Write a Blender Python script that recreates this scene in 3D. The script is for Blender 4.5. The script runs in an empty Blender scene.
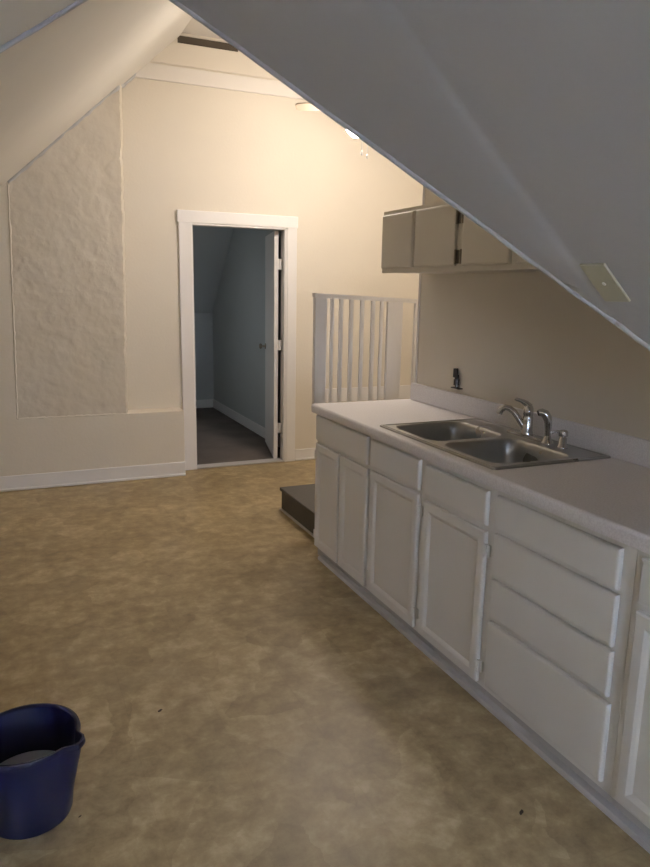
import bpy, bmesh, math, random
from mathutils import Vector, Matrix, noise
random.seed(4)
SC = bpy.context.scene
COL = SC.collection
R = math.radians

LAMP, DAY, FAR = 132, 268, 2.6
# ------------------------------------------------------------------ materials
def new_mat(name):
    m = bpy.data.materials.new(name); m.use_nodes = True
    nt = m.node_tree
    return m, nt, nt.nodes['Principled BSDF']

def paint(name, col, rough=.6, bump=.15, scale=40, detail=4, vary=.04, spec=.4, coarse=0.0):
    m, nt, b = new_mat(name)
    tc = nt.nodes.new('ShaderNodeTexCoord')
    nz = nt.nodes.new('ShaderNodeTexNoise'); nz.inputs['Scale'].default_value = scale; nz.inputs['Detail'].default_value = detail
    nt.links.new(tc.outputs['Object'], nz.inputs['Vector'])
    nv = nt.nodes.new('ShaderNodeTexNoise'); nv.inputs['Scale'].default_value = 2.3; nv.inputs['Detail'].default_value = 5
    nt.links.new(tc.outputs['Object'], nv.inputs['Vector'])
    rp = nt.nodes.new('ShaderNodeValToRGB')
    rp.color_ramp.elements[0].position = .3; rp.color_ramp.elements[1].position = .7
    rp.color_ramp.elements[0].color = [c*(1-vary) for c in col]+[1]
    rp.color_ramp.elements[1].color = [min(1, c*(1+vary)) for c in col]+[1]
    nt.links.new(nv.outputs['Fac'], rp.inputs['Fac'])
    nt.links.new(rp.outputs['Color'], b.inputs['Base Color'])
    bp = nt.nodes.new('ShaderNodeBump'); bp.inputs['Strength'].default_value = bump; bp.inputs['Distance'].default_value = .01
    if coarse > 0:
        n2 = nt.nodes.new('ShaderNodeTexNoise'); n2.inputs['Scale'].default_value = 7; n2.inputs['Detail'].default_value = 6
        nt.links.new(tc.outputs['Object'], n2.inputs['Vector'])
        mx = nt.nodes.new('ShaderNodeMath'); mx.operation = 'MULTIPLY_ADD'; mx.inputs[1].default_value = coarse
        nt.links.new(n2.outputs['Fac'], mx.inputs[0]); nt.links.new(nz.outputs['Fac'], mx.inputs[2])
        nt.links.new(mx.outputs[0], bp.inputs['Height'])
    else:
        nt.links.new(nz.outputs['Fac'], bp.inputs['Height'])
    nt.links.new(bp.outputs['Normal'], b.inputs['Normal'])
    b.inputs['Roughness'].default_value = rough
    b.inputs['Specular IOR Level'].default_value = spec
    return m

def metal(name, col, rough):
    m, nt, b = new_mat(name)
    b.inputs['Base Color'].default_value = col+(1,)
    b.inputs['Metallic'].default_value = 1
    tc = nt.nodes.new('ShaderNodeTexCoord')
    nz = nt.nodes.new('ShaderNodeTexNoise'); nz.inputs['Scale'].default_value = 7
    nt.links.new(tc.outputs['Object'], nz.inputs['Vector'])
    mr = nt.nodes.new('ShaderNodeMapRange'); mr.inputs['To Min'].default_value = rough*.92; mr.inputs['To Max'].default_value = rough*1.08
    nt.links.new(nz.outputs['Fac'], mr.inputs['Value']); nt.links.new(mr.outputs[0], b.inputs['Roughness'])
    return m

def vinyl(name):
    """mottled stone-pattern sheet vinyl: irregular tan patches with paler veins and worn grey scuffs"""
    m, nt, b = new_mat(name)
    N, L = nt.nodes.new, nt.links.new
    tc = N('ShaderNodeTexCoord')
    wp = N('ShaderNodeTexNoise'); wp.inputs['Scale'].default_value = 6; wp.inputs['Detail'].default_value = 5
    L(tc.outputs['Object'], wp.inputs['Vector'])
    mixv = N('ShaderNodeMix'); mixv.data_type = 'VECTOR'; mixv.inputs['Factor'].default_value = .12
    L(tc.outputs['Object'], mixv.inputs['A']); L(wp.outputs['Color'], mixv.inputs['B'])
    vo = N('ShaderNodeTexVoronoi'); vo.inputs['Scale'].default_value = 5.2
    L(mixv.outputs['Result'], vo.inputs['Vector'])
    hs = N('ShaderNodeSeparateColor'); L(vo.outputs['Color'], hs.inputs['Color'])
    n1 = N('ShaderNodeTexNoise'); n1.inputs['Scale'].default_value = 11; n1.inputs['Detail'].default_value = 10; n1.inputs['Roughness'].default_value = .68
    n1.inputs['Distortion'].default_value = .15
    L(tc.outputs['Object'], n1.inputs['Vector'])
    a = N('ShaderNodeMath'); a.operation = 'MULTIPLY_ADD'; a.inputs[1].default_value = .14
    L(hs.outputs[0], a.inputs[0]); L(n1.outputs['Fac'], a.inputs[2])
    rp = N('ShaderNodeValToRGB'); e = rp.color_ramp.elements
    e[0].position = .30; e[0].color = (0.211, 0.152, 0.078, 1)
    e[1].position = .80; e[1].color = (0.568, 0.461, 0.274, 1)
    x = e.new(.47); x.color = (0.310, 0.232, 0.120, 1)
    x = e.new(.61); x.color = (0.407, 0.313, 0.169, 1)
    L(a.outputs[0], rp.inputs['Fac'])
    # worn grey scuffs
    n2 = N('ShaderNodeTexNoise'); n2.inputs['Scale'].default_value = 2.1; n2.inputs['Detail'].default_value = 7
    L(tc.outputs['Object'], n2.inputs['Vector'])
    r2 = N('ShaderNodeMapRange'); r2.inputs['From Min'].default_value = .5; r2.inputs['From Max'].default_value = .72; r2.inputs['To Max'].default_value = .30
    L(n2.outputs['Fac'], r2.inputs['Value'])
    mc = N('ShaderNodeMix'); mc.data_type = 'RGBA'
    L(r2.outputs[0], mc.inputs['Factor']); L(rp.outputs['Color'], mc.inputs['A']); mc.inputs['B'].default_value = (.25, .20, .13, 1)
    # faint printed squares
    bt = N('ShaderNodeTexBrick'); bt.offset = 0; bt.inputs['Scale'].default_value = 1.0; bt.inputs['Brick Width'].default_value = .305; bt.inputs['Row Height'].default_value = .305
    bt.inputs['Mortar Size'].default_value = .0025; bt.inputs['Mortar Smooth'].default_value = .6; bt.inputs['Bias'].default_value = 0
    bt.inputs['Color1'].default_value = (1, 1, 1, 1); bt.inputs['Color2'].default_value = (.90, .90, .91, 1); bt.inputs['Mortar'].default_value = (.88, .87, .86, 1)
    wj = N('ShaderNodeMix'); wj.data_type = 'VECTOR'; wj.inputs['Factor'].default_value = .012
    L(tc.outputs['Object'], wj.inputs['A']); L(wp.outputs['Color'], wj.inputs['B']); L(wj.outputs['Result'], bt.inputs['Vector'])
    mm = N('ShaderNodeMix'); mm.data_type = 'RGBA'; mm.blend_type = 'MULTIPLY'; mm.inputs['Factor'].default_value = .9
    L(mc.outputs['Result'], mm.inputs['A']); L(bt.outputs['Color'], mm.inputs['B'])
    L(mm.outputs['Result'], b.inputs['Base Color'])
    mr = N('ShaderNodeMapRange'); mr.inputs['To Min'].default_value = .30; mr.inputs['To Max'].default_value = .52
    L(n1.outputs['Fac'], mr.inputs['Value']); L(mr.outputs[0], b.inputs['Roughness'])
    b.inputs['Specular IOR Level'].default_value = .45
    bp = N('ShaderNodeBump'); bp.inputs['Strength'].default_value = .12; bp.inputs['Distance'].default_value = .01
    L(n1.outputs['Fac'], bp.inputs['Height']); L(bp.outputs['Normal'], b.inputs['Normal'])
    return m

def laminate(name):
    m, nt, b = new_mat(name)
    N, L = nt.nodes.new, nt.links.new
    tc = N('ShaderNodeTexCoord')
    n = N('ShaderNodeTexNoise'); n.inputs['Scale'].default_value = 160; n.inputs['Detail'].default_value = 3
    L(tc.outputs['Object'], n.inputs['Vector'])
    rp = N('ShaderNodeValToRGB'); rp.color_ramp.elements[0].position = .36; rp.color_ramp.elements[1].position = .6
    rp.color_ramp.elements[0].color = (.76, .73, .735, 1); rp.color_ramp.elements[1].color = (.85, .825, .83, 1)
    L(n.outputs['Fac'], rp.inputs['Fac']); L(rp.outputs['Color'], b.inputs['Base Color'])
    b.inputs['Roughness'].default_value = .42
    return m

M = {}
M['wall'] = paint('cream wall paint', (.74, .682, .58), .7, .10, 55, vary=.015)
M['plaster'] = paint('rough painted plaster', (.66, .60, .50), .75, .30, 30, detail=8, vary=.03, coarse=2.0)
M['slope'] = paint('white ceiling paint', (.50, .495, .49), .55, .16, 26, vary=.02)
M['ceil'] = paint('ceiling paint', (.76, .72, .66), .7, .1, 40)
M['slope_lit'] = paint('lamplit white ceiling paint', (.73, .70, .64), .6, .14, 26, vary=.02)  # same white paint as the right slope, brightened to carry painted-in lamplight
M['trim'] = paint('white trim paint', (.82, .80, .78), .45, .06, 30, vary=.02)
M['cab'] = paint('off white cabinet paint', (.80, .78, .74), .42, .10, 34, vary=.02)
M['cabin'] = paint('cabinet interior board', (.45, .38, .30), .7, .05)
M['wallcab'] = paint('beige wall cabinet paint', (.74, .69, .60), .45, .10, 34, vary=.02)
M['floor'] = vinyl('mottled tan vinyl')
M['carpet'] = paint('dull brown carpet', (.17, .145, .13), .95, .6, 160, vary=.25)
M['blue'] = paint('grey blue painted wall', (.50, .52, .51), .7, .1, 40, vary=.02)
M['counter'] = laminate('pale speckled laminate')
M['steel'] = metal('brushed stainless steel', (.41, .41, .405), .28)
M['chrome'] = metal('chrome', (.60, .60, .60), .12)
M['brass'] = metal('worn hinge metal', (.35, .31, .25), .45)
M['dark'] = paint('dark recess', (.10, .082, .062), .9, .1)
M['iron'] = paint('dark fitting metal', (.035, .030, .026), .5, .2, 60, vary=.2)
M['step'] = paint('dark grey deck paint', (.085, .08, .073), .6, .25, 60, vary=.08)
M['plate'] = paint('almond plastic', (.50, .475, .34), .45, .03, vary=.01)
M['screw'] = paint('pale screw head', (.85, .84, .78), .35, .03)
M['bucket'] = paint('blue plastic', (.0050, .0056, .0215), .42, .05, 20, vary=.05)
M['crumb'] = paint('dark crumb', (.05, .035, .025), .9, .5, 90)
M['blade'] = paint('tan fan blade', (.46, .38, .28), .5, .05)
M['frame'] = paint('window frame paint', (.8, .8, .78), .5, .05)
M['shoe'] = paint('grey toe board paint', (.52, .50, .49), .55, .1, vary=.05)

m, nt, b = new_mat('water'); M['water'] = m
b.inputs['Base Color'].default_value = (.80, .80, .84, 1); b.inputs['Roughness'].default_value = .06  # pale base colour stands in for light reflected off the water
b.inputs['IOR'].default_value = 1.33; b.inputs['Transmission Weight'].default_value = .35
nz = nt.nodes.new('ShaderNodeTexNoise'); nz.inputs['Scale'].default_value = 9
bp_ = nt.nodes.new('ShaderNodeBump'); bp_.inputs['Strength'].default_value = .03
nt.links.new(nz.outputs['Fac'], bp_.inputs['Height']); nt.links.new(bp_.outputs['Normal'], b.inputs['Normal'])

m, nt, b = new_mat('window glass'); M['glass'] = m
b.inputs['Base Color'].default_value = (1, 1, 1, 1); b.inputs['Roughness'].default_value = .0
b.inputs['Transmission Weight'].default_value = 1; b.inputs['IOR'].default_value = 1.02

m, nt, b = new_mat('lit frosted glass'); M['lamp'] = m
b.inputs['Base Color'].default_value = (.9, .88, .82, 1)
b.inputs['Emission Color'].default_value = (1, .885, .785, 1)
b.inputs['Emission Strength'].default_value = LAMP

# ------------------------------------------------------------------ helpers
def wloc(o):
    v = Vector((0, 0, 0))
    while o: v += o.location; o = o.parent
    return v

def obj(name, bm, mat, parent=None, smooth=False, auto=None):
    """links bm (world coordinates) as one mesh object, child of parent when given"""
    if parent is not None:
        bmesh.ops.translate(bm, verts=bm.verts, vec=-wloc(parent))
    bmesh.ops.recalc_face_normals(bm, faces=bm.faces)
    me = bpy.data.meshes.new(name); bm.to_mesh(me); bm.free()
    me.materials.append(mat)
    if smooth:
        for p in me.polygons: p.use_smooth = True
        if auto: me.set_sharp_from_angle(angle=R(auto))
    o = bpy.data.objects.new(name, me); COL.objects.link(o)
    if parent is not None: o.parent = parent
    return o

def part(name, bm, mat, parent, label=None, **k):
    o = obj(name, bm, mat, parent, **k)
    if label: o['label'] = label
    return o

def thing(name, label, cat, loc, group=None):
    o = bpy.data.objects.new(name, None); COL.objects.link(o); o.location = loc
    o.empty_display_size = .1
    o['label'] = label; o['category'] = cat
    if group: o['group'] = group
    return o

def tag(o, label, cat, group=None):
    o['label'] = label; o['category'] = cat
    if group: o['group'] = group
    return o

def struct(name, bm, mat, label=None, parent=None, cat=None, **k):
    o = obj(name, bm, mat, parent, **k)
    if parent is None:
        o['kind'] = 'structure'
        if label: o['label'] = label
        if cat: o['category'] = cat
    return o

def box(bm, x0, x1, y0, y1, z0, z1, bev=0, seg=2):
    vs = [bm.verts.new((x, y, z)) for x in (x0, x1) for y in (y0, y1) for z in (z0, z1)]
    fs = []
    for idx in ((0, 1, 3, 2), (4, 6, 7, 5), (0, 4, 5, 1), (2, 3, 7, 6), (0, 2, 6, 4), (1, 5, 7, 3)):
        fs.append(bm.faces.new([vs[i] for i in idx]))
    if bev > 0:
        es = list({e for f in fs for e in f.edges})
        bmesh.ops.bevel(bm, geom=es, offset=bev, segments=seg, affect='EDGES', profile=.5, clamp_overlap=True)
    return bm

def B(*a, **k):
    return box(bmesh.new(), *a, **k)

def solid(bm, pts, off):
    """closed prism: polygon pts plus the same polygon shifted by off"""
    a = [bm.verts.new(p) for p in pts]; b = [bm.verts.new(Vector(p)+Vector(off)) for p in pts]
    bm.faces.new(a); bm.faces.new(b[::-1])
    n = len(a)
    for i in range(n):
        bm.faces.new((a[i], b[i], b[(i+1) % n], a[(i+1) % n]))
    return bm

def tube(bm, pts, rad, seg=14, cap=True):
    """round bar along pts, rad a number or a list"""
    pts = [Vector(p) for p in pts]; n = len(pts)
    rad = rad if isinstance(rad, (list, tuple)) else [rad]*n
    rings = []; up = None
    for i, p in enumerate(pts):
        t = (pts[min(i+1, n-1)]-pts[max(i-1, 0)]).normalized()
        if up is None:
            up = Vector((0, 0, 1)) if abs(t.z) < .9 else Vector((1, 0, 0))
        s = t.cross(up).normalized(); up = s.cross(t).normalized()
        rings.append([bm.verts.new(p+(s*math.cos(a)+up*math.sin(a))*rad[i]) for a in [2*math.pi*k/seg for k in range(seg)]])
    for i in range(n-1):
        for k in range(seg):
            bm.faces.new((rings[i][k], rings[i][(k+1) % seg], rings[i+1][(k+1) % seg], rings[i+1][k]))
    if cap:
        bm.faces.new(rings[0][::-1]); bm.faces.new(rings[-1])
    return bm

def lathe(bm, prof, c, seg=32, close=True):
    """prof: list of (r, z) turned about the vertical through c"""
    rings = []
    for r, z in prof:
        if r < 1e-5: rings.append([bm.verts.new((c[0], c[1], c[2]+z))])
        else: rings.append([bm.verts.new((c[0]+r*math.cos(2*math.pi*k/seg), c[1]+r*math.sin(2*math.pi*k/seg), c[2]+z)) for k in range(seg)])
    for a, b in zip(rings, rings[1:]):
        for k in range(seg):
            k2 = (k+1) % seg
            if len(a) == 1 and len(b) == 1: continue
            if len(a) == 1: bm.faces.new((a[0], b[k], b[k2]))
            elif len(b) == 1: bm.faces.new((a[k], a[k2], b[0]))
            else: bm.faces.new((a[k], a[k2], b[k2], b[k]))
    return bm

def rrect(x0, x1, y0, y1, r, z, seg=6):
    out = []
    for cx, cy, a0 in ((x1-r, y1-r, 0), (x0+r, y1-r, 90), (x0+r, y0+r, 180), (x1-r, y0+r, 270)):
        for i in range(seg+1):
            a = R(a0+90*i/seg); out.append(Vector((cx+r*math.cos(a), cy+r*math.sin(a), z)))
    return out

def holed(bm, outer, holes):
    """flat face with holes"""
    es = []
    for loop in [outer]+holes:
        vs = [bm.verts.new(p) for p in loop]
        es += [bm.edges.new((vs[i], vs[(i+1) % len(vs)])) for i in range(len(vs))]
    bmesh.ops.triangle_fill(bm, use_beauty=True, use_dissolve=False, edges=es)
    return bm

# ------------------------------------------------------------------ dimensions (metres, camera stands at x = y = 0)
XF = 1.556      # cabinet fronts
XE = 1.529      # counter edge
XW = 2.176      # kitchen wall
YE = 3.635       # far end of the counter
YM = 5.87       # far wall
YB = 5.70       # boxed-out lower part of far wall
SL = .916       # pitch of the roof slopes
YBACK = -2.4
ZC = 3.45       # flat ceiling
A = Vector((.348, 2.059, 2.347))
def zR(x): return 2.665-SL*x
def zL(x): return 2.206+SL*x            # far left slope
def zN(x): return 2.028+SL*x
def zS(y): return 2.347+1.063*(y-2.059)
def yV(x): return 2.059-.862*(x-.348)   # valley on the right slope, plan

# ------------------------------------------------------------------ the setting
struct('floor', B(-1.3, 3.75, YBACK-.1, 5.96, -.08, 0), M['floor'], 'mottled tan sheet vinyl floor')

# far wall with door opening
DX0, DX1, DZ = 1.386, 2.222, 2.050
bm = bmesh.new()
W0 = [(-1.3, YM, 0), (DX0, YM, 0), (DX0, YM, DZ), (DX1, YM, DZ), (DX1, YM, 0), (3.75, YM, 0), (3.75, YM, 3.375), (1.275, YM, 3.375)]
W0.append((-1.3, YM, zL(-1.3)))
a = [bm.verts.new(p) for p in W0]; b2 = [bm.verts.new((p[0], YM+.10, p[2])) for p in W0]
for ring, rev in ((a, False), (b2, True)):
    q = [(0, 1, 2, 8), (2, 7, 8), (2, 3, 6, 7), (3, 4, 5, 6)]
    for f in q: bm.faces.new([ring[i] for i in (f[::-1] if rev else f)])
for i in range(9):
    bm.faces.new((a[i], b2[i], b2[(i+1) % 9], a[(i+1) % 9]))
struct('wall_far', bm, M['wall'], 'cream far wall with the doorway')
# strip of wall beside and above the dark slot under the ceiling
bm = bmesh.new()
box(bm, 1.20, 1.315, YM, YM+.10, 3.375, ZC+.02); box(bm, 1.80, 3.75, YM, YM+.10, 3.375, ZC+.02)
box(bm, 1.315, 1.80, YM, YM+.10, 3.432, ZC+.02)
struct('wall_far_top', bm, M['wall'])
bm = B(1.305, 1.81, YM+.015, YM+.06, 3.370, 3.436)
struct('trim_1', bm, M['dark'], 'dark slot in the far wall under the ceiling')

# boxed-out lower wall, its narrow upright left of the plaster
bm = bmesh.new()
box(bm, -1.3, 1.262, YB, YM, 0, .548, .006)
solid(bm, [(-1.3, YB, .54), (.004, YB, .54), (.052, YB, zL(.052)), (-1.3, YB, zL(-1.3))], (0, YM-YB, 0))
struct('wall_far_lower', bm, M['wall'], 'boxed out lower wall left of the door')

# rough plastered chimney breast: a displaced grid with a ragged right edge
bm = bmesh.new()
nx, nz_ = 70, 190
grid = []
for j in range(nz_+1):
    t = j/nz_; row = []
    xl = .004+.05*(t*.72) - .01
    z_lo = .545
    for i in range(nx+1):
        s = i/nx
        xr = .822+.046*t + .010*noise.noise((0, t*17, 3.1)) + .007*noise.noise((0, t*60, 9.1)) + .004*noise.noise((0, t*140, 4.1))
        x = xl+(xr-xl)*s
        ztop = min(zL(x)+.02, 3.02)
        z = z_lo+(ztop-z_lo)*t
        d = .007*noise.noise((x*4, z*4, 1.0))
        for fq, am in ((9, .0036), (19, .0024), (40, .0016), (75, .0007)):
            d += am*noise.noise((x*fq+.5*z*fq, z*fq*.8-.3*x*fq, fq*1.3))
        rd = noise.noise((x*6+2.2*z, z*5-1.5*x, 2.2))
        d -= .0045*max(0, min(1, (rd-.18)/.05))*(.5+.5*noise.noise((x*9, z*9, 8.8)))
        e = min(1, (1-s)/.02)
        row.append(bm.verts.new((x, YB+.022-.018*e*(1 if s < .999 else 0)-d*e+.045*(1-e), z)))
    grid.append(row)
for j in range(nz_):
    for i in range(nx):
        bm.faces.new((grid[j][i], grid[j][i+1], grid[j+1][i+1], grid[j+1][i]))
# close the back so it is a solid breast
bk = [[bm.verts.new((v.co.x, YM+.01, v.co.z)) for v in (row[0], row[-1])] for row in grid]
for j in range(nz_):
    bm.faces.new((grid[j][0], grid[j+1][0], bk[j+1][0], bk[j][0]))
    bm.faces.new((grid[j][-1], bk[j][1], bk[j+1][1], grid[j+1][-1]))
struct('wall_chimney', bm, M['plaster'], 'rough plastered chimney breast on the far wall', smooth=True, auto=50)

# ragged caulk beads: right edge of plaster, and under the left slope
def bead(name, pts, r, seed, step=.012, mat='trim', label=None):
    bm = bmesh.new(); P = []; RR = []
    for p, q in zip(pts, pts[1:]):
        p = Vector(p); q = Vector(q); n = max(2, int((q-p).length/step))
        for i in range(n):
            t = p.lerp(q, i/n); k = noise.noise(t*22+Vector((seed, 0, 0))); k2 = noise.noise(t*70+Vector((seed, 3, 0)))
            P.append(t+Vector((.5*r*k, 0, .5*r*k2))); RR.append(r*(1+.55*k+.35*k2))
    tube(bm, P, RR, 8)
    return struct(name, bm, M[mat], label, smooth=True)
bead('trim_3', [(.006, YB-.001, .55), (.053, YB-.001, 2.24)], .0065, 2.0, mat='wall', label='plaster bead on the left edge of the chimney breast')
bead('trim_4', [(.006, YB+.004, .550), (.80, YB+.004, .546)], .0065, 3.0, mat='wall', label='plaster bead along the bottom of the chimney breast')
bead('trim_5', [(x/100, YB+(.004 if x < 84 else .158), zL(x/100)-.006) for x in range(5, 103, 6)], .013, 4.0, mat='slope', label='ragged bead where the left slope meets the far wall')

# slab of sloped ceiling, far left
bm = bmesh.new()
yS = lambda x: 2.059+(zL(x)-2.347)/1.063
TH = Vector((-.07, 0, .07))
p = [(-1.35, yS(-1.35)-.02, zL(-1.35)), (-1.35, YM+.1, zL(-1.35)), (1.332, YM+.1, zL(1.332)), (1.332, yS(1.332)-.02, zL(1.332))]
solid(bm, p, TH); struct('ceiling_left', bm, M['slope_lit'], 'sloping white ceiling on the left')

def yN(x): return 2.059+.752*(x-.348)   # valley on the near left slope, plan
# near left slope and its turned edge
ZF = 1.77      # the near left ceiling flattens out beyond the left edge of the photo
bm = bmesh.new(); yb = YBACK-.1
pp = [(.348, yb, zN(.348)), tuple(A), (0, yN(0), zN(0)), (-1.35, yN(0), ZF), (-1.35, yb, ZF), (0, yb, zN(0))]
lo_ = [bm.verts.new(p_) for p_ in pp]; hi_ = [bm.verts.new(Vector(p_)+TH) for p_ in pp]
for d_ in (lo_, hi_):
    bm.faces.new([d_[k] for k in (0, 1, 2, 5)]); bm.faces.new([d_[k] for k in (5, 2, 3, 4)])
for k in range(6): bm.faces.new((lo_[k], lo_[(k+1) % 6], hi_[(k+1) % 6], hi_[k]))
struct('ceiling_near_left', bm, M['slope_lit'], 'near sloping white ceiling at top left')
# big right slope: two sheets that meet in a faint fold at y = 1.222
YC = 1.248
nR = Vector((-SL, 0, -1)).normalized()
def onR(x, y): return Vector((x, y, zR(x)))+nR*(.045*max(0, y-YC))
xc = .348+(2.059-YC)/.862
P1 = [(.348, YBACK-.1), (1.80, YBACK-.1), (1.80, yV(1.80)), (xc, YC), (.348, YC)]; P2 = [(.348, YC), (xc, YC), (.350, 1.983)]
bm = bmesh.new(); off = Vector((.07, 0, .07)); V = {}
def vv_(p, k):
    key = (round(p[0], 4), round(p[1], 4), k)
    if key not in V: V[key] = bm.verts.new(onR(*p)+off*k)
    return V[key]
for k in (0, 1):
    for P in (P1, P2): bm.faces.new([vv_(p, k) for p in P])
rim = [P1[0], P1[1], P1[2], P1[3], P2[2], P1[4]]
for i in range(6):
    p_, q_ = rim[i], rim[(i+1) % 6]; bm.faces.new((vv_(p_, 0), vv_(q_, 0), vv_(q_, 1), vv_(p_, 1)))
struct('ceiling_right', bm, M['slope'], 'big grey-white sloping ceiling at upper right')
# slopes behind the two edges, rising away from the camera
bm = bmesh.new()
up = Vector((0, -.05, .05))
xs_, xe = 1.332, 2.30
pts = {'A': A, 'v1': Vector((1.80, yV(1.80), zR(1.80))), 'v2': Vector((xe, yV(1.80), zR(1.80))), 't2': Vector((xe, 3.07, ZC)), 't1': Vector((xs_, 3.07, ZC)),
       'l0': Vector((.154, 2.059, 2.347)), 'l1': Vector((-.32, yN(0)+.06, zL(-.32))), 'n2': Vector((-.32, yN(0), zN(0)+(ZF-zN(0))*.32/1.35)), 'n1': Vector((0, yN(0), zN(0)))}
lo = {k: bm.verts.new(v) for k, v in pts.items()}; hi = {k: bm.verts.new(v+up) for k, v in pts.items()}
for d in (lo, hi):
    for f in (('A', 'v1', 'v2', 't2', 't1', 'l0'), ('A', 'l0', 'l1', 'n2', 'n1')): bm.faces.new([d[k] for k in f])
rim = ['A', 'v1', 'v2', 't2', 't1', 'l0', 'l1', 'n2', 'n1']
for i in range(9):
    k, k2 = rim[i], rim[(i+1) % 9]; bm.faces.new((lo[k], lo[k2], hi[k2], hi[k]))
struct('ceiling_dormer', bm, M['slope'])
struct('ceiling', B(1.28, 3.80, 3.0, YM+.1, ZC, ZC+.06), M['ceil'], 'flat ceiling above the far wall')

# rounded corner beads along the two edges
def edge_bead(name, p0, p1, r, seed, label):
    bm = bmesh.new(); n = 60; P = []; RR = []
    for i in range(n+1):
        t = i/n; q = Vector(p0).lerp(Vector(p1), t)
        w = noise.noise((t*6, seed, 0)); w2 = noise.noise((t*19, seed, 4))
        P.append(q+Vector((0, .004*w, .004*w2))); RR.append(r*(1+.3*w2))
    tube(bm, P, RR, 10); return struct(name, bm, M['slope'], label, smooth=True)
edge_bead('trim_6', onR(.350, 1.983), onR(xc, YC), .0075, 1, 'rounded edge of the right slope')
edge_bead('trim_16', onR(xc, YC), (1.80, yV(1.80), zR(1.80)), .0075, 1, 'rounded edge of the right slope')
edge_bead('trim_7', A, (0, yN(0), zN(0)), .009, 2, 'rounded edge of the near left slope')
p = [(-1.36, 1.80, zL(-1.36)+.03), (-.22, 1.80, zL(-.22)+.03), (-.22, 1.80, 2.06), (-1.36, 1.80, 1.86)]
struct('wall_left_gable', solid(bmesh.new(), p, (0, .06, 0)), M['slope_lit'])
# taped board joint running down the fold
bm = bmesh.new(); prof = [(-.014, .0), (-.005, .0005), (.002, .0020), (.010, .0035), (.018, .0040), (.08, .0025), (.20, 0)]; rows = []
for i in range(41):
    x = .36+(xc-.012-.36)*i/40; wob = .008*noise.noise((x*4, 0, 2)); row = []
    for d, h in prof:
        y = YC+wob+d; xx = min(x, (.350+(1.983-y)*(xc-.350)/(1.983-YC) if y > YC else .348+(2.059-y)/.862)-.004)
        row.append(bm.verts.new(onR(xx, y)+nR*(h*(1+.45*noise.noise((x*5, d*4, 1))))))
    rows.append(row)
for a_, b_ in zip(rows, rows[1:]):
    for k in range(len(prof)-1): bm.faces.new((a_[k], a_[k+1], b_[k+1], b_[k]))
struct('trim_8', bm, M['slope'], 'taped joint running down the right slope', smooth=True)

# kitchen wall and the rest of the shell
p = [(XW, .78, 0), (XW, 3.575, 0), (XW, 3.575, ZC+.03), (XW, 3.07, ZC+.03), (XW, .78, zS(.78)+.03)]
struct('wall_right', solid(bmesh.new(), p, (.10, 0, 0)), M['wall'], 'beige kitchen wall behind the counter')
struct('trim_9', B(XW-.006, XW+.106, 3.575, 3.590, 0, ZC), M['trim'], 'white corner board at the end of the kitchen wall')
struct('wall_alcove', B(XW+.10, 3.75, 3.495, 3.575, 0, ZC+.03), M['wall'])
struct('wall_stair', B(3.68, 3.78, 3.60, YM, 0, ZC+.03), M['wall'])
struct('wall_knee', B(1.75, 1.83, YBACK, .78, 0, 1.08), M['wall'])
struct('wall_return', B(1.75, 2.20, .72, .80, 0, 1.03), M['wall'])
struct('wall_left', B(-1.38, -1.28, YBACK-.1, YM+.1, 0, 1.80), M['wall'])
WX0, WX1, WZ0, WZ1 = -.20, .90, .75, 1.78
bm = bmesh.new()
box(bm, -1.38, WX0, YBACK-.1, YBACK, 0, 2.3); box(bm, WX1, 1.85, YBACK-.1, YBACK, 0, 2.3)
box(bm, WX0, WX1, YBACK-.1, YBACK, 0, WZ0); box(bm, WX0, WX1, YBACK-.1, YBACK, WZ1, 2.5)
struct('wall_back', bm, M['wall'])
bm = bmesh.new(); t = .045
box(bm, WX0, WX0+t, YBACK-.08, YBACK-.03, WZ0, WZ1); box(bm, WX1-t, WX1, YBACK-.08, YBACK-.03, WZ0, WZ1)
box(bm, WX0+t, WX1-t, YBACK-.08, YBACK-.03, WZ0, WZ0+t); box(bm, WX0+t, WX1-t, YBACK-.08, YBACK-.03, WZ1-t, WZ1)
zc = (WZ0+WZ1)/2; box(bm, WX0+t, WX1-t, YBACK-.075, YBACK-.035, zc-.018, zc+.018)
w1 = struct('window_1', bm, M['frame'], 'window behind the camera')
part('pane', B(WX0+t, WX1-t, YBACK-.058, YBACK-.054, WZ0+t, WZ1-t), M['glass'], w1)

# baseboards, ledge board, door trim
def baseboard(name, x0, x1, y, h, label, mat='trim'):
    bm = bmesh.new(); box(bm, x0, x1, y-.014, y, 0, h, .004); box(bm, x0, x1, y-.026, y-.013, 0, .022, .006)
    return struct(name, bm, M[mat], label)
baseboard('baseboard_left', -1.28, 1.262, YB, .118, 'white baseboard under the boxed out wall left of the door')
baseboard('baseboard_right', 2.307, 3.68, YM, .105, 'white baseboard right of the door')
struct('trim_10', B(2.512, 3.68, YM-.016, YM, .525, .652, .003), M['trim'], 'white board on the far wall behind the railing')
struct('trim_11', B(.93, 3.68, YM-.022, YM, 3.086, 3.198, .003), M['ceil'], 'white board across the top of the far wall')  # darker ceiling paint here stands in for the fan blade's shadow
struct('trim_12', B(1.05, 3.68, YM-.010, YM+.001, 3.214, 3.372, .002), M['wall'])
bm = bmesh.new(); ft = YM-.022
box(bm, 1.287, DX0+.004, ft, YM, 0, DZ+.002, .004)
box(bm, DX1-.004, 2.305, ft, YM, 0, DZ+.002, .004)
box(bm, 1.277, 2.312, ft-.004, YM, DZ, 2.146, .004)
box(bm, DX0-.001, DX0+.014, YM-.018, YM+.11, 0, DZ); box(bm, DX1-.014, DX1+.001, YM-.018, YM+.11, 0, DZ)
box(bm, DX0, DX1, YM-.018, YM+.11, DZ-.014, DZ+.001)
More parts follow.
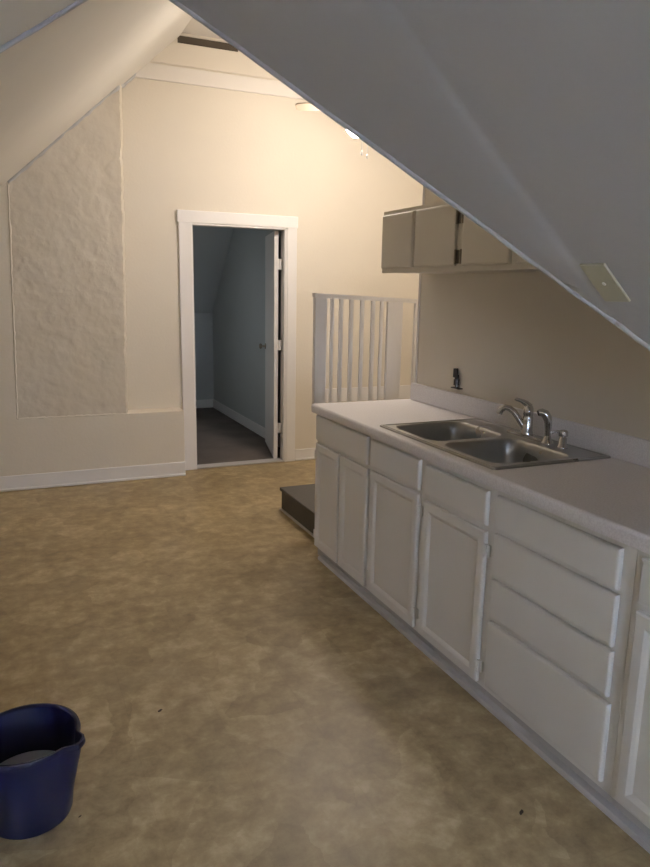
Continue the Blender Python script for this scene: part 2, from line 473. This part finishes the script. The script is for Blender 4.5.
box(bm, DX1-.026, DX1-.014, YM-.01, YM+.03, 0, DZ-.014)
struct('trim_13', bm, M['trim'], 'white casing around the open doorway')
struct('trim_14', B(DX0+.014, DX1-.014, YM-.012, YM+.10, 0, .012, .004), M['shoe'], 'pale threshold strip in the doorway')

# open door leaf, swung into the far room
hx, hy = 2.170, YM+.075
ang = R(13)
bm = bmesh.new()
box(bm, -.036, 0, 0, .75, .012, 2.03, .003)
mt = Matrix.Translation((hx, hy, 0)) @ Matrix.Rotation(-ang, 4, 'Z')
bmesh.ops.transform(bm, matrix=mt, verts=bm.verts)
d1 = struct('door_1', bm, M['trim'], 'white door standing open into the dim far room')
bm = bmesh.new()
c = mt @ Vector((-.036, .69, .985)); n_ = (mt.to_3x3() @ Vector((-1, 0, 0)))
tube(bm, [c, c+n_*.008, c+n_*.009, c+n_*.035, c+n_*.040, c+n_*.052, c+n_*.062, c+n_*.066], [.028, .027, .011, .010, .022, .027, .022, .010], 18)
part('door_knob', bm, M['brass'], d1, 'dark round knob', smooth=True, auto=40)
for z in (.30, 1.05, 1.75):
    bm = bmesh.new(); tube(bm, [(hx+.012, hy-.008, z-.045), (hx+.012, hy-.008, z+.045)], .008, 10); box(bm, hx-.012, hx+.034, hy-.004, hy-.001, z-.045, z+.045)
    part('hinge', bm, M['trim'], d1)

# the dim room beyond
FX0, FX1, FY = .85, 2.375, 8.94
struct('floor_far_room', B(FX0, FX1, YM+.10, FY, -.06, .004), M['carpet'], 'dull brown floor of the room beyond the door')
struct('wall_far_room_right', B(FX1, FX1+.08, YM+.10, FY+.1, 0, 2.6), M['blue'])
struct('wall_far_room_back', B(FX0-.1, FX1, FY, FY+.08, 0, 1.30), M['blue'])
bm = bmesh.new()
box(bm, FX0-.08, FX0, YM+.10, 6.5, 0, 2.6); box(bm, FX0-.08, FX0, 7.5, FY, 0, 2.6); box(bm, FX0-.08, FX0, 6.5, 7.5, 0, .8); box(bm, FX0-.08, FX0, 6.5, 7.5, 1.7, 2.6)
struct('wall_far_room_left', bm, M['blue'])
p = [(FX0-.08, FY+.08, 1.22-.08), (FX1+.08, FY+.08, 1.22-.08), (FX1+.08, 7.76, 2.40), (FX0-.08, 7.76, 2.40)]
struct('ceiling_far_room_slope', solid(bmesh.new(), p, (0, .05, .05)), M['blue'])
struct('ceiling_far_room', B(FX0-.08, FX1+.08, YM+.10, 7.8, 2.40, 2.46), M['blue'])
struct('baseboard_far_room', B(FX1-.016, FX1, YM+.13, FY-.016, .004, .11, .003), M['trim'])
struct('baseboard_far_room_back', B(FX0, FX1, FY-.016, FY, .004, .11, .003), M['trim'])
bm = bmesh.new()
box(bm, FX0-.06, FX0-.02, 6.5, 6.54, .8, 1.7); box(bm, FX0-.06, FX0-.02, 7.46, 7.5, .8, 1.7); box(bm, FX0-.06, FX0-.02, 6.54, 7.46, .8, .84); box(bm, FX0-.06, FX0-.02, 6.54, 7.46, 1.66, 1.7); box(bm, FX0-.055, FX0-.025, 6.54, 7.46, 1.23, 1.27)
w2 = struct('window_2', bm, M['frame'])
part('pane', B(FX0-.042, FX0-.038, 6.54, 7.46, .84, 1.66), M['glass'], w2)

# ------------------------------------------------------------------ base cabinets
FF = XF+.019     # face frame plane
ZB, ZT = .055, .872
def panel_door(parent, y0, y1, z0, z1, mat='cab', x=XF, hinge_near=True, hinges=True, stile=.055, thick=.018, name='door'):
    """raised frame with a bevelled step down to a flat panel"""
    bm = bmesh.new()
    def ring(x_, i): return [bm.verts.new((x_, y0+i, z0+i)), bm.verts.new((x_, y1-i, z0+i)), bm.verts.new((x_, y1-i, z1-i)), bm.verts.new((x_, y0+i, z1-i))]
    rs = [ring(x+thick, 0), ring(x+.004, 0), ring(x, .005), ring(x, stile-.018), ring(x+.004, stile-.008), ring(x+.009, stile)]
    for a_, b_ in zip(rs, rs[1:]):
        for k in range(4): bm.faces.new((a_[k], a_[(k+1) % 4], b_[(k+1) % 4], b_[k]))
    # back of the frame so it is a solid ring
    rb = ring(x+thick, stile)
    for k in range(4):
        bm.faces.new((rs[0][k], rb[k], rb[(k+1) % 4], rs[0][(k+1) % 4])); bm.faces.new((rs[-1][k], rs[-1][(k+1) % 4], rb[(k+1) % 4], rb[k]))
    d = part(name, bm, M[mat], parent)
    part('panel', B(x+.0088, x+thick-.003, y0+stile-.001, y1-stile+.001, z0+stile-.001, z1-stile+.001), M[mat], d)
    if hinges:
        yy = y0 if hinge_near else y1; s = -1 if hinge_near else 1
        for z in (z0+.07, z1-.07):
            h = bmesh.new(); tube(h, [(x+.004, yy+s*.006, z-.025), (x+.004, yy+s*.006, z+.025)], .0055, 10)
            box(h, x+.011, x+.0185, min(yy, yy+s*.022), max(yy, yy+s*.022), z-.022, z+.022, .001)
            part('hinge', h, M[mat], d, smooth=True, auto=40)
    return d

def drawer_front(parent, y0, y1, z0, z1, mat='cab', x=XF, name='drawer_front', thick=.018):
    bm = bmesh.new()
    def ring(x_, i): return [bm.verts.new((x_, y0+i, z0+i)), bm.verts.new((x_, y1-i, z0+i)), bm.verts.new((x_, y1-i, z1-i)), bm.verts.new((x_, y0+i, z1-i))]
    rs = [ring(x+thick, 0), ring(x+.008, 0), ring(x+.002, .003), ring(x, .010)]
    bm.faces.new(rs[0]); bm.faces.new(rs[-1])
    for a_, b_ in zip(rs, rs[1:]):
        for k in range(4): bm.faces.new((a_[k], a_[(k+1) % 4], b_[(k+1) % 4], b_[k]))
    return part(name, bm, M[mat], parent)

def base_cabinet(y0, y1, label):
    t = thing('base_cabinet', label, 'cabinet', ((FF+2.15)/2, (y0+y1)/2, 0), 'base cabinets under the counter')
    y0 += .0006; y1 -= .0006
    # carcass: two sides, bottom, back
    bm = bmesh.new()
    box(bm, FF+.019, 2.16, y0, y0+.016, ZB, ZT); box(bm, FF+.019, 2.16, y1-.016, y1, ZB, ZT)
    box(bm, FF+.019, 2.16, y0+.016, y1-.016, ZB, ZB+.016); box(bm, 2.15, 2.16, y0+.016, y1-.016, ZB+.016, ZT)
    part('carcass', bm, M['cab'], t)
    part('toe_board', B(FF+.012, FF+.03, y0, y1, 0, ZB-.001), M['shoe'], t)
    return t
def face_frame(t, y0, y1, openings):
    """flat frame with one hole per front"""
    y0 += .0006; y1 -= .0006
    bm = bmesh.new()
    holes = [[(FF, a, c), (FF, b, c), (FF, b, d), (FF, a, d)] for a, b, c, d in openings]
    outer = [(FF, y0, ZB), (FF, y1, ZB), (FF, y1, ZT), (FF, y0, ZT)]
    holed(bm, outer, holes)
    r = bmesh.ops.extrude_face_region(bm, geom=bm.faces[:])
    bmesh.ops.translate(bm, verts=[v for v in r['geom'] if isinstance(v, bmesh.types.BMVert)], vec=(.0185, 0, 0))
    return part('face_frame', bm, M['cab'], t)

i_ = .02    # how far a front laps its opening
def build_base(y0, y1, label, fronts):
    t = base_cabinet(y0, y1, label)
    ops = [(a+i_, b-i_, c+i_, d-i_) for _, a, b, c, d in fronts]
    face_frame(t, y0, y1, ops)
    for k, a, b, c, d in fronts:
        if k == 'drawer': drawer_front(t, a, b, c, d)
        else: panel_door(t, a, b, c, d, hinge_near=(k == 'door'))
    return t
build_base(2.968, 3.646, 'white two door base cabinet at the far end of the counter',
    [('drawer', 2.996, 3.634, .702, .846), ('doorf', 3.330, 3.632, .066, .684), ('door', 2.992, 3.302, .066, .684)])
build_base(2.480, 2.968, 'white base cabinet under the far sink bowl, one door and drawer',
    [('drawer', 2.510, 2.956, .706, .840), ('door', 2.508, 2.950, .072, .688)])
build_base(1.998, 2.480, 'white base cabinet under the near sink bowl, next to the drawer stack',
    [('drawer', 2.034, 2.462, .700, .832), ('door', 2.032, 2.462, .068, .676)])
build_base(1.362, 1.998, 'white base cabinet with a stack of four drawers',
    [('drawer', 1.408, 1.980, .704, .832), ('drawer', 1.405, 1.980, .526, .690), ('drawer', 1.403, 1.980, .364, .512), ('drawer', 1.394, 1.980, .083, .345)])
build_base(.87, 1.362, 'white base cabinet cut by the right edge of the photo, nearest the camera',
    [('drawer', .89, 1.334, .698, .832), ('door', .89, 1.332, .072, .676)])
# grey moulding along the floor in front of the cabinets
bm = bmesh.new()
pr_ = [(FF+.0115, 0), (XF+.0005, 0), (XF+.001, .010), (XF+.005, .019), (FF+.0115, .022)]
solid(bm, [(x, .87, z) for x, z in pr_], (0, 3.575-.87, 0))
tag(struct('trim_15', bm, M['shoe'], 'pale moulding at the floor along the base cabinets'), 'pale moulding at the floor along the base cabinets', 'moulding')

# ------------------------------------------------------------------ countertop
ct = thing('countertop', 'long pale laminate countertop with a rolled front edge, running to the right edge', 'countertop', (1.85, 2.24, .873))
Y0 = .85
bm = bmesh.new()
hole = rrect(1.608, 2.125, 2.064, 2.896, .02, .91)
outer = [(XE+.014, Y0, .91), (2.172, Y0, .91), (2.172, YE, .91), (XE+.014, YE, .91)]
holed(bm, outer, [hole])
r = bmesh.ops.extrude_face_region(bm, geom=bm.faces[:])
bmesh.ops.translate(bm, verts=[v for v in r['geom'] if isinstance(v, bmesh.types.BMVert)], vec=(0, 0, -.037))
part('worktop', bm, M['counter'], ct)
bm = bmesh.new()
pr_ = [(XE+.0142, .91)]+[(XE+.014-.014*math.sin(R(a_)), .896+.014*math.cos(R(a_))) for a_ in (15, 30, 45, 60, 75, 90)]+[(XE, .869), (XE+.003, .864), (XE+.0142, .863)]
solid(bm, [(x, Y0, z) for x, z in pr_], (0, YE-Y0, 0)); part('front_edge', bm, M['counter'], ct, smooth=True, auto=40)
bm = B(XW-.021, XW-.0005, Y0, YE-.03, .9102, 1.0115, .004); part('backsplash', bm, M['counter'], ct, 'upright strip against the wall')

# ------------------------------------------------------------------ sink
sk = thing('kitchen_sink', 'stainless steel double bowl drop-in sink in the countertop', 'sink', (1.87, 2.49, .9105))
bowls = [(1.622, 2.010, 2.506, 2.882), (1.622, 2.010, 2.078, 2.466)]
bm = bmesh.new()
ZR = .9165
out0 = rrect(1.578, 2.153, 2.030, 2.924, .016, .9106); out1 = rrect(1.580, 2.151, 2.032, 2.922, .015, ZR)
holes = [rrect(*b_, .065, ZR) for b_ in bowls]
holed(bm, out1, holes)
lo_ = [bm.verts.new(p) for p in out0]
bm.verts.ensure_lookup_table(); hi_ = [bm.verts[i] for i in range(len(out1))]
for k in range(len(lo_)): bm.faces.new((lo_[k], lo_[(k+1) % len(lo_)], hi_[(k+1) % len(lo_)], hi_[k]))
part('rim', bm, M['steel'], sk)
bm = bmesh.new()
lp = [rrect(1.587, 2.144, 2.039, 2.915, .016, ZR+.0002), rrect(1.591, 2.140, 2.043, 2.911, .015, ZR+.003), rrect(1.597, 2.134, 2.049, 2.905, .014, ZR+.003), rrect(1.601, 2.130, 2.053, 2.901, .013, ZR+.0002)]
rv = [[bm.verts.new(p) for p in l] for l in lp]
for a_, b_ in zip(rv, rv[1:]+rv[:1]):
    for k in range(len(a_)): bm.faces.new((a_[k], a_[(k+1) % len(a_)], b_[(k+1) % len(a_)], b_[k]))
part('rim_bead', bm, M['steel'], sk, smooth=True)
for b_ in bowls:
    bm = bmesh.new(); x0, x1, y0, y1 = b_
    lv = [(0, ZR, .065), (.004, ZR-.003, .062), (.008, ZR-.010, .060), (.014, .86, .058), (.022, .79, .055), (.032, .765, .052), (.05, .75, .05), (.09, .744, .04)]
    rv = [[bm.verts.new(p) for p in rrect(x0+d, x1-d, y0+d, y1-d, r_, z)] for d, z, r_ in lv]
    n = len(rv[0])
    for a_, c_ in zip(rv, rv[1:]):
        for k in range(n): bm.faces.new((a_[k], a_[(k+1) % n], c_[(k+1) % n], c_[k]))
    bm.faces.new(rv[-1])
    bo = part('bowl', bm, M['steel'], sk, smooth=True, auto=60)
    bm = bmesh.new(); lathe(bm, [(0, .0015), (.022, .0015), (.026, .004), (.043, .004), (.046, .0004), (.046, -.004), (0, -.004)], ((x0+x1)/2, (y0+y1)/2, .7445), 24)
    part('drain', bm, M['chrome'], bo, smooth=True, auto=40)

# faucet on the back ledge of the sink
FXc, FYc, ZD = 2.080, 2.462, ZR+.0002
fa = thing('kitchen_faucet', 'chrome single lever faucet with a curved spout on the sink ledge', 'faucet', (FXc, FYc, ZD))
bm = bmesh.new(); l0 = rrect(FXc-.026, FXc+.026, FYc-.125, FYc+.125, .0255, ZD); l1 = [p+Vector((0, 0, .008)) for p in l0]; l2 = rrect(FXc-.020, FXc+.020, FYc-.118, FYc+.118, .0195, ZD+.012)
vv = [[bm.verts.new(p) for p in l] for l in (l0, l1, l2)]
for a_, b_ in zip(vv, vv[1:]):
    for k in range(len(a_)): bm.faces.new((a_[k], a_[(k+1) % len(a_)], b_[(k+1) % len(a_)], b_[k]))
bm.faces.new(vv[0]); bm.faces.new(vv[-1]); part('deck_plate', bm, M['chrome'], fa, smooth=True, auto=35)
bm = lathe(bmesh.new(), [(0, .010), (.027, .010), (.027, .02), (.0235, .028), (.0225, .085), (.0225, .088), (.021, .092), (.021, .098), (.0225, .102), (.022, .128), (.017, .140), (.008, .146), (0, .147)], (FXc, FYc, ZD), 24)
part('faucet_body', bm, M['chrome'], fa, smooth=True, auto=50)
dx, dy = -.72, .69
sp = [(.006, .028), (.022, .050), (.042, .082), (.062, .108), (.082, .122), (.100, .125), (.115, .118), (.124, .103), (.126, .094)]
tube(bm := bmesh.new(), [(FXc+dx*d, FYc+dy*d, ZD+z) for d, z in sp], [.016, .0155, .0145, .014, .0138, .0138, .0142, .0148, .0148], 16)
part('spout', bm, M['chrome'], fa, smooth=True, auto=50)
bm = bmesh.new(); tube(bm, [(FXc+.004, FYc-.003, ZD+.134), (FXc-.010, FYc+.008, ZD+.150), (FXc-.026, FYc+.020, ZD+.160), (FXc-.044, FYc+.034, ZD+.166), (FXc-.050, FYc+.038, ZD+.166)], [.016, .013, .009, .0075, .004], 14)
part('lever', bm, M['chrome'], fa, smooth=True, auto=50)
# side sprayer
SX, SY = 2.066, 2.312
sy = thing('side_sprayer', 'chrome side sprayer standing between faucet and small dispenser', 'sprayer', (SX, SY, ZD))
part('base', lathe(bmesh.new(), [(0, 0), (.026, 0), (.026, .005), (.020, .012), (.015, .030), (.013, .034), (0, .034)], (SX, SY, ZD), 22), M['chrome'], sy, smooth=True, auto=45)
bm = bmesh.new(); tube(bm, [(SX, SY, ZD+.030), (SX, SY, ZD+.06), (SX-.001, SY+.001, ZD+.09), (SX-.005, SY+.004, ZD+.112), (SX-.014, SY+.010, ZD+.128), (SX-.026, SY+.018, ZD+.134), (SX-.036, SY+.025, ZD+.131)], [.0125, .0135, .016, .0185, .019, .017, .0145], 18)
part('spray_head', bm, M['chrome'], sy, smooth=True, auto=50)
bm = bmesh.new(); tube(bm, [(SX-.033, SY+.023, ZD+.132), (SX-.040, SY+.028, ZD+.128)], [.0128, .0115], 16); part('nozzle', bm, M['iron'], sy, 'dark nozzle face')
# soap dispenser
PX, PY = 2.070, 2.224
so = thing('soap_dispenser', 'small chrome pump dispenser, nearest of the fittings behind the sink', 'dispenser', (PX, PY, ZD))
part('body', lathe(bmesh.new(), [(0, 0), (.022, 0), (.022, .006), (.017, .012), (.016, .040), (.012, .045), (.012, .052), (0, .052)], (PX, PY, ZD), 20), M['chrome'], so, smooth=True, auto=45)
bm = lathe(bmesh.new(), [(0, .050), (.0185, .050), (.0195, .056), (.0185, .070), (.012, .075), (0, .0755)], (PX, PY, ZD), 20)
tube(bm, [(PX, PY, ZD+.064), (PX-.022, PY+.014, ZD+.068), (PX-.036, PY+.023, ZD+.064), (PX-.040, PY+.025, ZD+.058)], [.008, .0065, .0055, .005], 10)
part('pump_head', bm, M['chrome'], so, smooth=True, auto=45)

# dark pipe fitting on the wall above the far end of the backsplash
VX, VY = XW-.016, 3.150
st = thing('pipe_fitting', 'small dark pipe fitting on the beige wall above the backsplash', 'pipe fitting', (VX, VY, 1.0380))
bm = B(VX-.012, XW-.0004, VY-.045, VY+.030, 1.0377, 1.0435, .002); part('base', bm, M['iron'], st)
bm = bmesh.new(); tube(bm, [(VX, VY-.006, 1.0430), (VX, VY-.006, 1.0560), (VX, VY-.006, 1.0561), (VX, VY-.006, 1.0880)], [.008, .008, .0155, .0155], 6); part('stub_pipe', bm, M['iron'], st)
bm = bmesh.new(); tube(bm, [(VX, VY-.004, 1.0860), (VX, VY+.002, 1.1010)], .009, 10); tube(bm, [(VX, VY+.006, 1.0980), (VX, VY+.008, 1.1440)], [.0145, .0125], 8); tube(bm, [(VX, VY-.014, 1.0920), (VX, VY-.014, 1.1120)], .007, 10); part('valve', bm, M['iron'], st)

# ------------------------------------------------------------------ wall cabinets
UX = XW-.32
def wall_cabinet(y0, y1, label, doors):
    t = thing('wall_cabinet', label, 'cabinet', (UX+.16, (y0+y1)/2, 1.637), 'wall cabinets')
    y0 += .0006; y1 -= .0006
    bm = bmesh.new(); f = UX+.018
    box(bm, f+.018, XW-.001, y0, y1, 1.640, 1.656); box(bm, f+.018, XW-.001, y0, y1, 1.940, 1.955)
    box(bm, f+.018, XW-.001, y0, y0+.016, 1.656, 1.940); box(bm, f+.018, XW-.001, y1-.016, y1, 1.656, 1.940); box(bm, XW-.010, XW-.001, y0+.016, y1-.016, 1.656, 1.94)
    part('carcass', bm, M['wallcab'], t)
    bm = bmesh.new(); outer = [(f, y0, 1.637), (f, y1, 1.637), (f, y1, 1.955), (f, y0, 1.955)]
    holed(bm, outer, [[(f, a+.02, 1.678), (f, b-.02, 1.678), (f, b-.02, 1.915), (f, a+.02, 1.915)] for a, b, _ in doors])
    r = bmesh.ops.extrude_face_region(bm, geom=bm.faces[:]); bmesh.ops.translate(bm, verts=[v for v in r['geom'] if isinstance(v, bmesh.types.BMVert)], vec=(.0175, 0, 0))
    part('face_frame', bm, M['wallcab'], t)
    for a, b, near in doors:
        d = drawer_front(t, a, b, 1.660, 1.934, 'wallcab', UX, 'door')
        if y0 > 2.7 and not near: continue
        yy = a if near else b; s = -1 if near else 1
        for z in (1.700, 1.875):
            h = bmesh.new(); tube(h, [(UX+.004, yy+s*.006, z-.032), (UX+.004, yy+s*.006, z+.032)], .005, 10); box(h, UX+.011, UX+.0175, min(yy, yy+s*.020), max(yy, yy+s*.016), z-.03, z+.03)
            part('hinge', h, M['wallcab' if not near and a > 2.75 else 'brass'], d, smooth=True, auto=40)
    return t
wall_cabinet(2.748, 3.490, 'beige wall cabinet with two flat doors, its far end towards the railing', [(3.160, 3.474, False), (2.780, 3.128, True)])
wall_cabinet(1.985, 2.748, 'beige wall cabinet half hidden behind the sloping ceiling', [(2.388, 2.722, False), (2.005, 2.345, True)])

# ------------------------------------------------------------------ blank plate on the right slope
ctr = Vector((1.191, 1.191, 0)); ctr.z = zR(ctr.x)
pl = thing('blank_wall_plate', 'almond blank cover plate on the grey sloping ceiling', 'wall plate', ctr)
u_ = Vector((1, 0, -SL)).normalized(); v_ = Vector((0, 1, 0)); nn = u_.cross(v_); nn = nn if nn.z < 0 else -nn
def onslope(bm): 
    mt = Matrix((u_, v_, nn)).transposed().to_4x4(); mt.translation = ctr; bmesh.ops.transform(bm, matrix=mt, verts=bm.verts); return bm
part('plate', onslope(B(-.0575, .0575, -.036, .036, .0012, .0070, .0025)), M['plate'], pl)
part('box_rim', onslope(B(-.054, .054, -.033, .033, -.002, .0014)), M['plate'], pl)
bm = bmesh.new(); lathe(bm, [(0, 0), (.0048, 0), (.0048, .0012), (.003, .0024), (0, .0026)], (0, 0, .0070), 14); part('screw', onslope(bm), M['screw'], pl, 'pale screw head')

# ------------------------------------------------------------------ step and railing
SX0, SX1, SY0, SY1 = 1.685, 3.66, 3.66, 4.54
stp = thing('step', 'low dark grey painted step behind the far end of the cabinets', 'step', ((SX0+SX1)/2, (SY0+SY1)/2, 0))
part('tread', B(SX0-.012, SX1, SY0, SY1, .142, .166, .004), M['step'], stp)
part('riser', B(SX0, SX1, SY0+.005, SY1-.012, .012, .1425), M['step'], stp)
part('bottom_strip', B(SX0-.012, SX1, SY0+.005, SY1, 0, .0125, .003), M['shoe'], stp, 'pale strip along the floor')
RY = 4.05
rl = thing('railing', 'white stair railing of upright pickets behind the counter', 'railing', ((1.70+2.46)/2, RY, .166))
def ztop(x): return 1.521-.040*(x-1.70)
def picket(name, x0, x1, dy=.019, z0=.1665, **k):
    y = RY+dy
    bm = bmesh.new(); z1 = ztop((x0+x1)/2)-.026
    return part(name, box(bm, x0, x1, y-dy, y+dy, z0, z1, .002), M['trim'], rl, **k)
picket('newel_post', 1.722, 1.800, .020, z0=.79)
picket('newel_post', 2.228, 2.338, .012)
picket('newel_post', 2.432, 2.492, .012)
for a_, b_ in ((1.818, 1.847), (1.876, 1.911), (1.947, 1.982), (2.024, 2.058), (2.100, 2.136), (2.165, 2.196)):
    picket('baluster', a_+.008, b_, .007, z0=(.825 if a_ > 1.85 else .1665))
bm = bmesh.new()
p = [(1.718, RY-.004, ztop(1.7)), (2.494, RY-.004, ztop(2.464)), (2.494, RY-.004, ztop(2.464)-.0265), (1.718, RY-.004, ztop(1.7)-.0265)]
part('top_rail', solid(bm, p, (0, .048, 0)), M['trim'], rl)
part('bottom_rail', B(1.800, 2.228, RY+.014, RY+.040, .79, .825, .002), M['trim'], rl)

# ------------------------------------------------------------------ ceiling fan with lit bowl, mostly behind the slope
FC = Vector((2.275, 4.60, 0))
fn = thing('ceiling_fan', 'ceiling fan with a lit glass bowl and pull chains, just showing past the slope edge', 'ceiling fan', (FC.x, FC.y, ZC))
part('canopy', lathe(bmesh.new(), [(0, 0), (.07, 0), (.07, -.02), (.045, -.06), (.013, -.07), (.013, -.50), (0, -.50)], (FC.x, FC.y, ZC-.0005), 24), M['trim'], fn, smooth=True, auto=40)
part('motor_housing', lathe(bmesh.new(), [(0, 2.94), (.05, 2.94), (.115, 2.91), (.125, 2.87), (.125, 2.80), (.09, 2.765), (.06, 2.755), (0, 2.755)], (FC.x, FC.y, 0), 32), M['trim'], fn, smooth=True, auto=40)
for k in range(4):
    a_ = R(152+90*k); bm = bmesh.new()
    outl = [(.10, -.025), (.17, -.030), (.22, -.052), (.38, -.058), (.435, -.050), (.450, -.03), (.450, .03), (.435, .050), (.38, .058), (.22, .052), (.17, .030), (.10, .025)]
    solid(bm, [(x, y, .002*0) for x, y in outl], (0, 0, .008))
    mt = Matrix.Translation((FC.x, FC.y, 2.755)) @ Matrix.Rotation(a_, 4, 'Z') @ Matrix.Rotation(R(10), 4, 'X')
    bmesh.ops.transform(bm, matrix=mt, verts=bm.verts); part('blade', bm, M['blade'], fn)
part('lamp_shade', lathe(bmesh.new(), [(.058, 2.752), (.095, 2.725), (.118, 2.68), (.118, 2.655), (.10, 2.605), (.065, 2.570), (0, 2.558)], (FC.x, FC.y, 0), 32), M['lamp'], fn, 'lit white glass bowl', smooth=True)
for ox, z1 in ((-.052, 2.425), (-.012, 2.408)):
    bm = bmesh.new(); cx, cy = FC.x+ox, FC.y-.122
    tube(bm, [(cx, cy, 2.80), (cx, cy, z1+.03)], .0036, 8); lathe(bm, [(0, .036), (.004, .034), (.0085, .018), (.0075, .004), (0, 0)], (cx, cy, z1-.002), 12)
    part('pull_chain', bm, M['trim'], fn, smooth=True, auto=50)

# ------------------------------------------------------------------ bucket
BX, BY = -.036, 2.032
bk = thing('bucket', 'dark blue plastic bucket holding some water on the vinyl floor', 'bucket', (BX, BY, 0))
bm = bmesh.new(); seg = 72; SPA = R(-34)
prof_o = [(.110, .0), (.115, .003), (.118, .012), (.141, .243), (.150, .245), (.1525, .254), (.150, .2635), (.144, .2645)]
prof_i = [(.138, .258), (.114, .014), (.107, .008)]
def spout_off(k, z):
    a_ = 2*math.pi*k/seg-SPA; a_ = (a_+math.pi) % (2*math.pi)-math.pi
    w = math.exp(-(a_/.21)**4); return w*.030*max(0, min(1, (z-.175)/.065))
rings = []
for r_, z in prof_o+prof_i:
    rings.append([bm.verts.new((BX+(r_+spout_off(k, z))*math.cos(2*math.pi*k/seg), BY+(r_+spout_off(k, z))*math.sin(2*math.pi*k/seg), z)) for k in range(seg)])
for a_, b_ in zip(rings, rings[1:]):
    for k in range(seg): bm.faces.new((a_[k], a_[(k+1) % seg], b_[(k+1) % seg], b_[k]))
bm.faces.new(rings[0]); bm.faces.new(rings[-1]); part('pail', bm, M['bucket'], bk, smooth=True, auto=35)
zw = .118; rw = .114+(.138-.114)*(zw-.014)/.244-.0008
bm = lathe(bmesh.new(), [(0, .0085), (.106, .0085), (.1125, .015), (rw, zw), (0, zw)], (BX, BY, 0), 48)
wt = obj('water', bm, M['water'], None, smooth=True, auto=30); tag(wt, 'water standing in the blue bucket, reflected light in its pale colour', 'water')

# ------------------------------------------------------------------ crumbs on the floor
def crumb(x, y, s, label, seed):
    bm = bmesh.new(); bmesh.ops.create_icosphere(bm, subdivisions=3, radius=1)
    for v in bm.verts:
        v.co *= 1+.35*noise.noise(v.co*1.7+Vector((seed, 0, 0)))
        v.co = Vector((v.co.x*s*1.3, v.co.y*s*.55, max(v.co.z, -.6)*s*.3))
    bmesh.ops.rotate(bm, verts=bm.verts, cent=(0, 0, 0), matrix=Matrix.Rotation(R(35), 3, 'Z'))
    zm = min(v.co.z for v in bm.verts); bmesh.ops.translate(bm, verts=bm.verts, vec=(x, y, -zm))
    return tag(obj('crumb', bm, M['crumb'], smooth=True), label, 'crumb', 'crumbs on the floor')
crumb(.417, 2.402, .008, 'tiny dark crumb on the open floor right of the bucket', 1.0)
crumb(1.325, 1.462, .009, 'tiny dark crumb on the floor in front of the drawer stack', 5.0)
crumb(.095, 1.955, .004, 'speck of dirt on the floor close to the base of the bucket', 8.0)

# ------------------------------------------------------------------ light
def area(name, loc, rot, sx, sy, power, col):
    l = bpy.data.lights.new(name, 'AREA'); l.shape = 'RECTANGLE'; l.size = sx; l.size_y = sy; l.energy = power; l.color = col
    o = bpy.data.objects.new(name, l); COL.objects.link(o); o.location = loc; o.rotation_euler = rot; return o
area('daylight_back_window', ((WX0+WX1)/2, YBACK-.18, zc), (R(90), 0, 0), 1.0, .95, DAY, (.66, .77, 1.0))
area('daylight_far_room_window', (FX0-.14, 7.0, 1.25), (0, R(-90), 0), .85, .9, FAR, (.90, .97, 1.0))
w = bpy.data.worlds.new('sky'); SC.world = w; w.use_nodes = True
bg = w.node_tree.nodes['Background']; bg.inputs[0].default_value = (.65, .8, 1, 1); bg.inputs[1].default_value = .4

# ------------------------------------------------------------------ camera
F, YAW, PITCH, ROLL, H = 706.62, .4183, .2019, .0179, 1.5476
f = Vector((math.sin(YAW)*math.cos(PITCH), math.cos(YAW)*math.cos(PITCH), -math.sin(PITCH)))
r0 = Vector((math.cos(YAW), -math.sin(YAW), 0)); u0 = r0.cross(f)
r2 = r0*math.cos(ROLL)+u0*math.sin(ROLL); u2 = -r0*math.sin(ROLL)+u0*math.cos(ROLL)
cam = bpy.data.cameras.new('camera'); co = bpy.data.objects.new('camera', cam); COL.objects.link(co)
mt = Matrix((r2, u2, -f)).transposed().to_4x4(); mt.translation = (0, 0, H); co.matrix_world = mt
cam.sensor_fit = 'VERTICAL'; cam.sensor_height = 36; cam.lens = F/867*36; cam.clip_start = .02
SC.camera = co

SC.view_settings.view_transform = 'Standard'; SC.view_settings.look = 'None'
SC.view_settings.gamma = 1; SC.view_settings.use_curve_mapping = False
SC.view_settings.exposure = 0
SC.cycles.use_denoising = True; SC.cycles.caustics_reflective = False; SC.cycles.blur_glossy = 1.0; SC.cycles.max_bounces = 10; SC.cycles.diffuse_bounces = 4
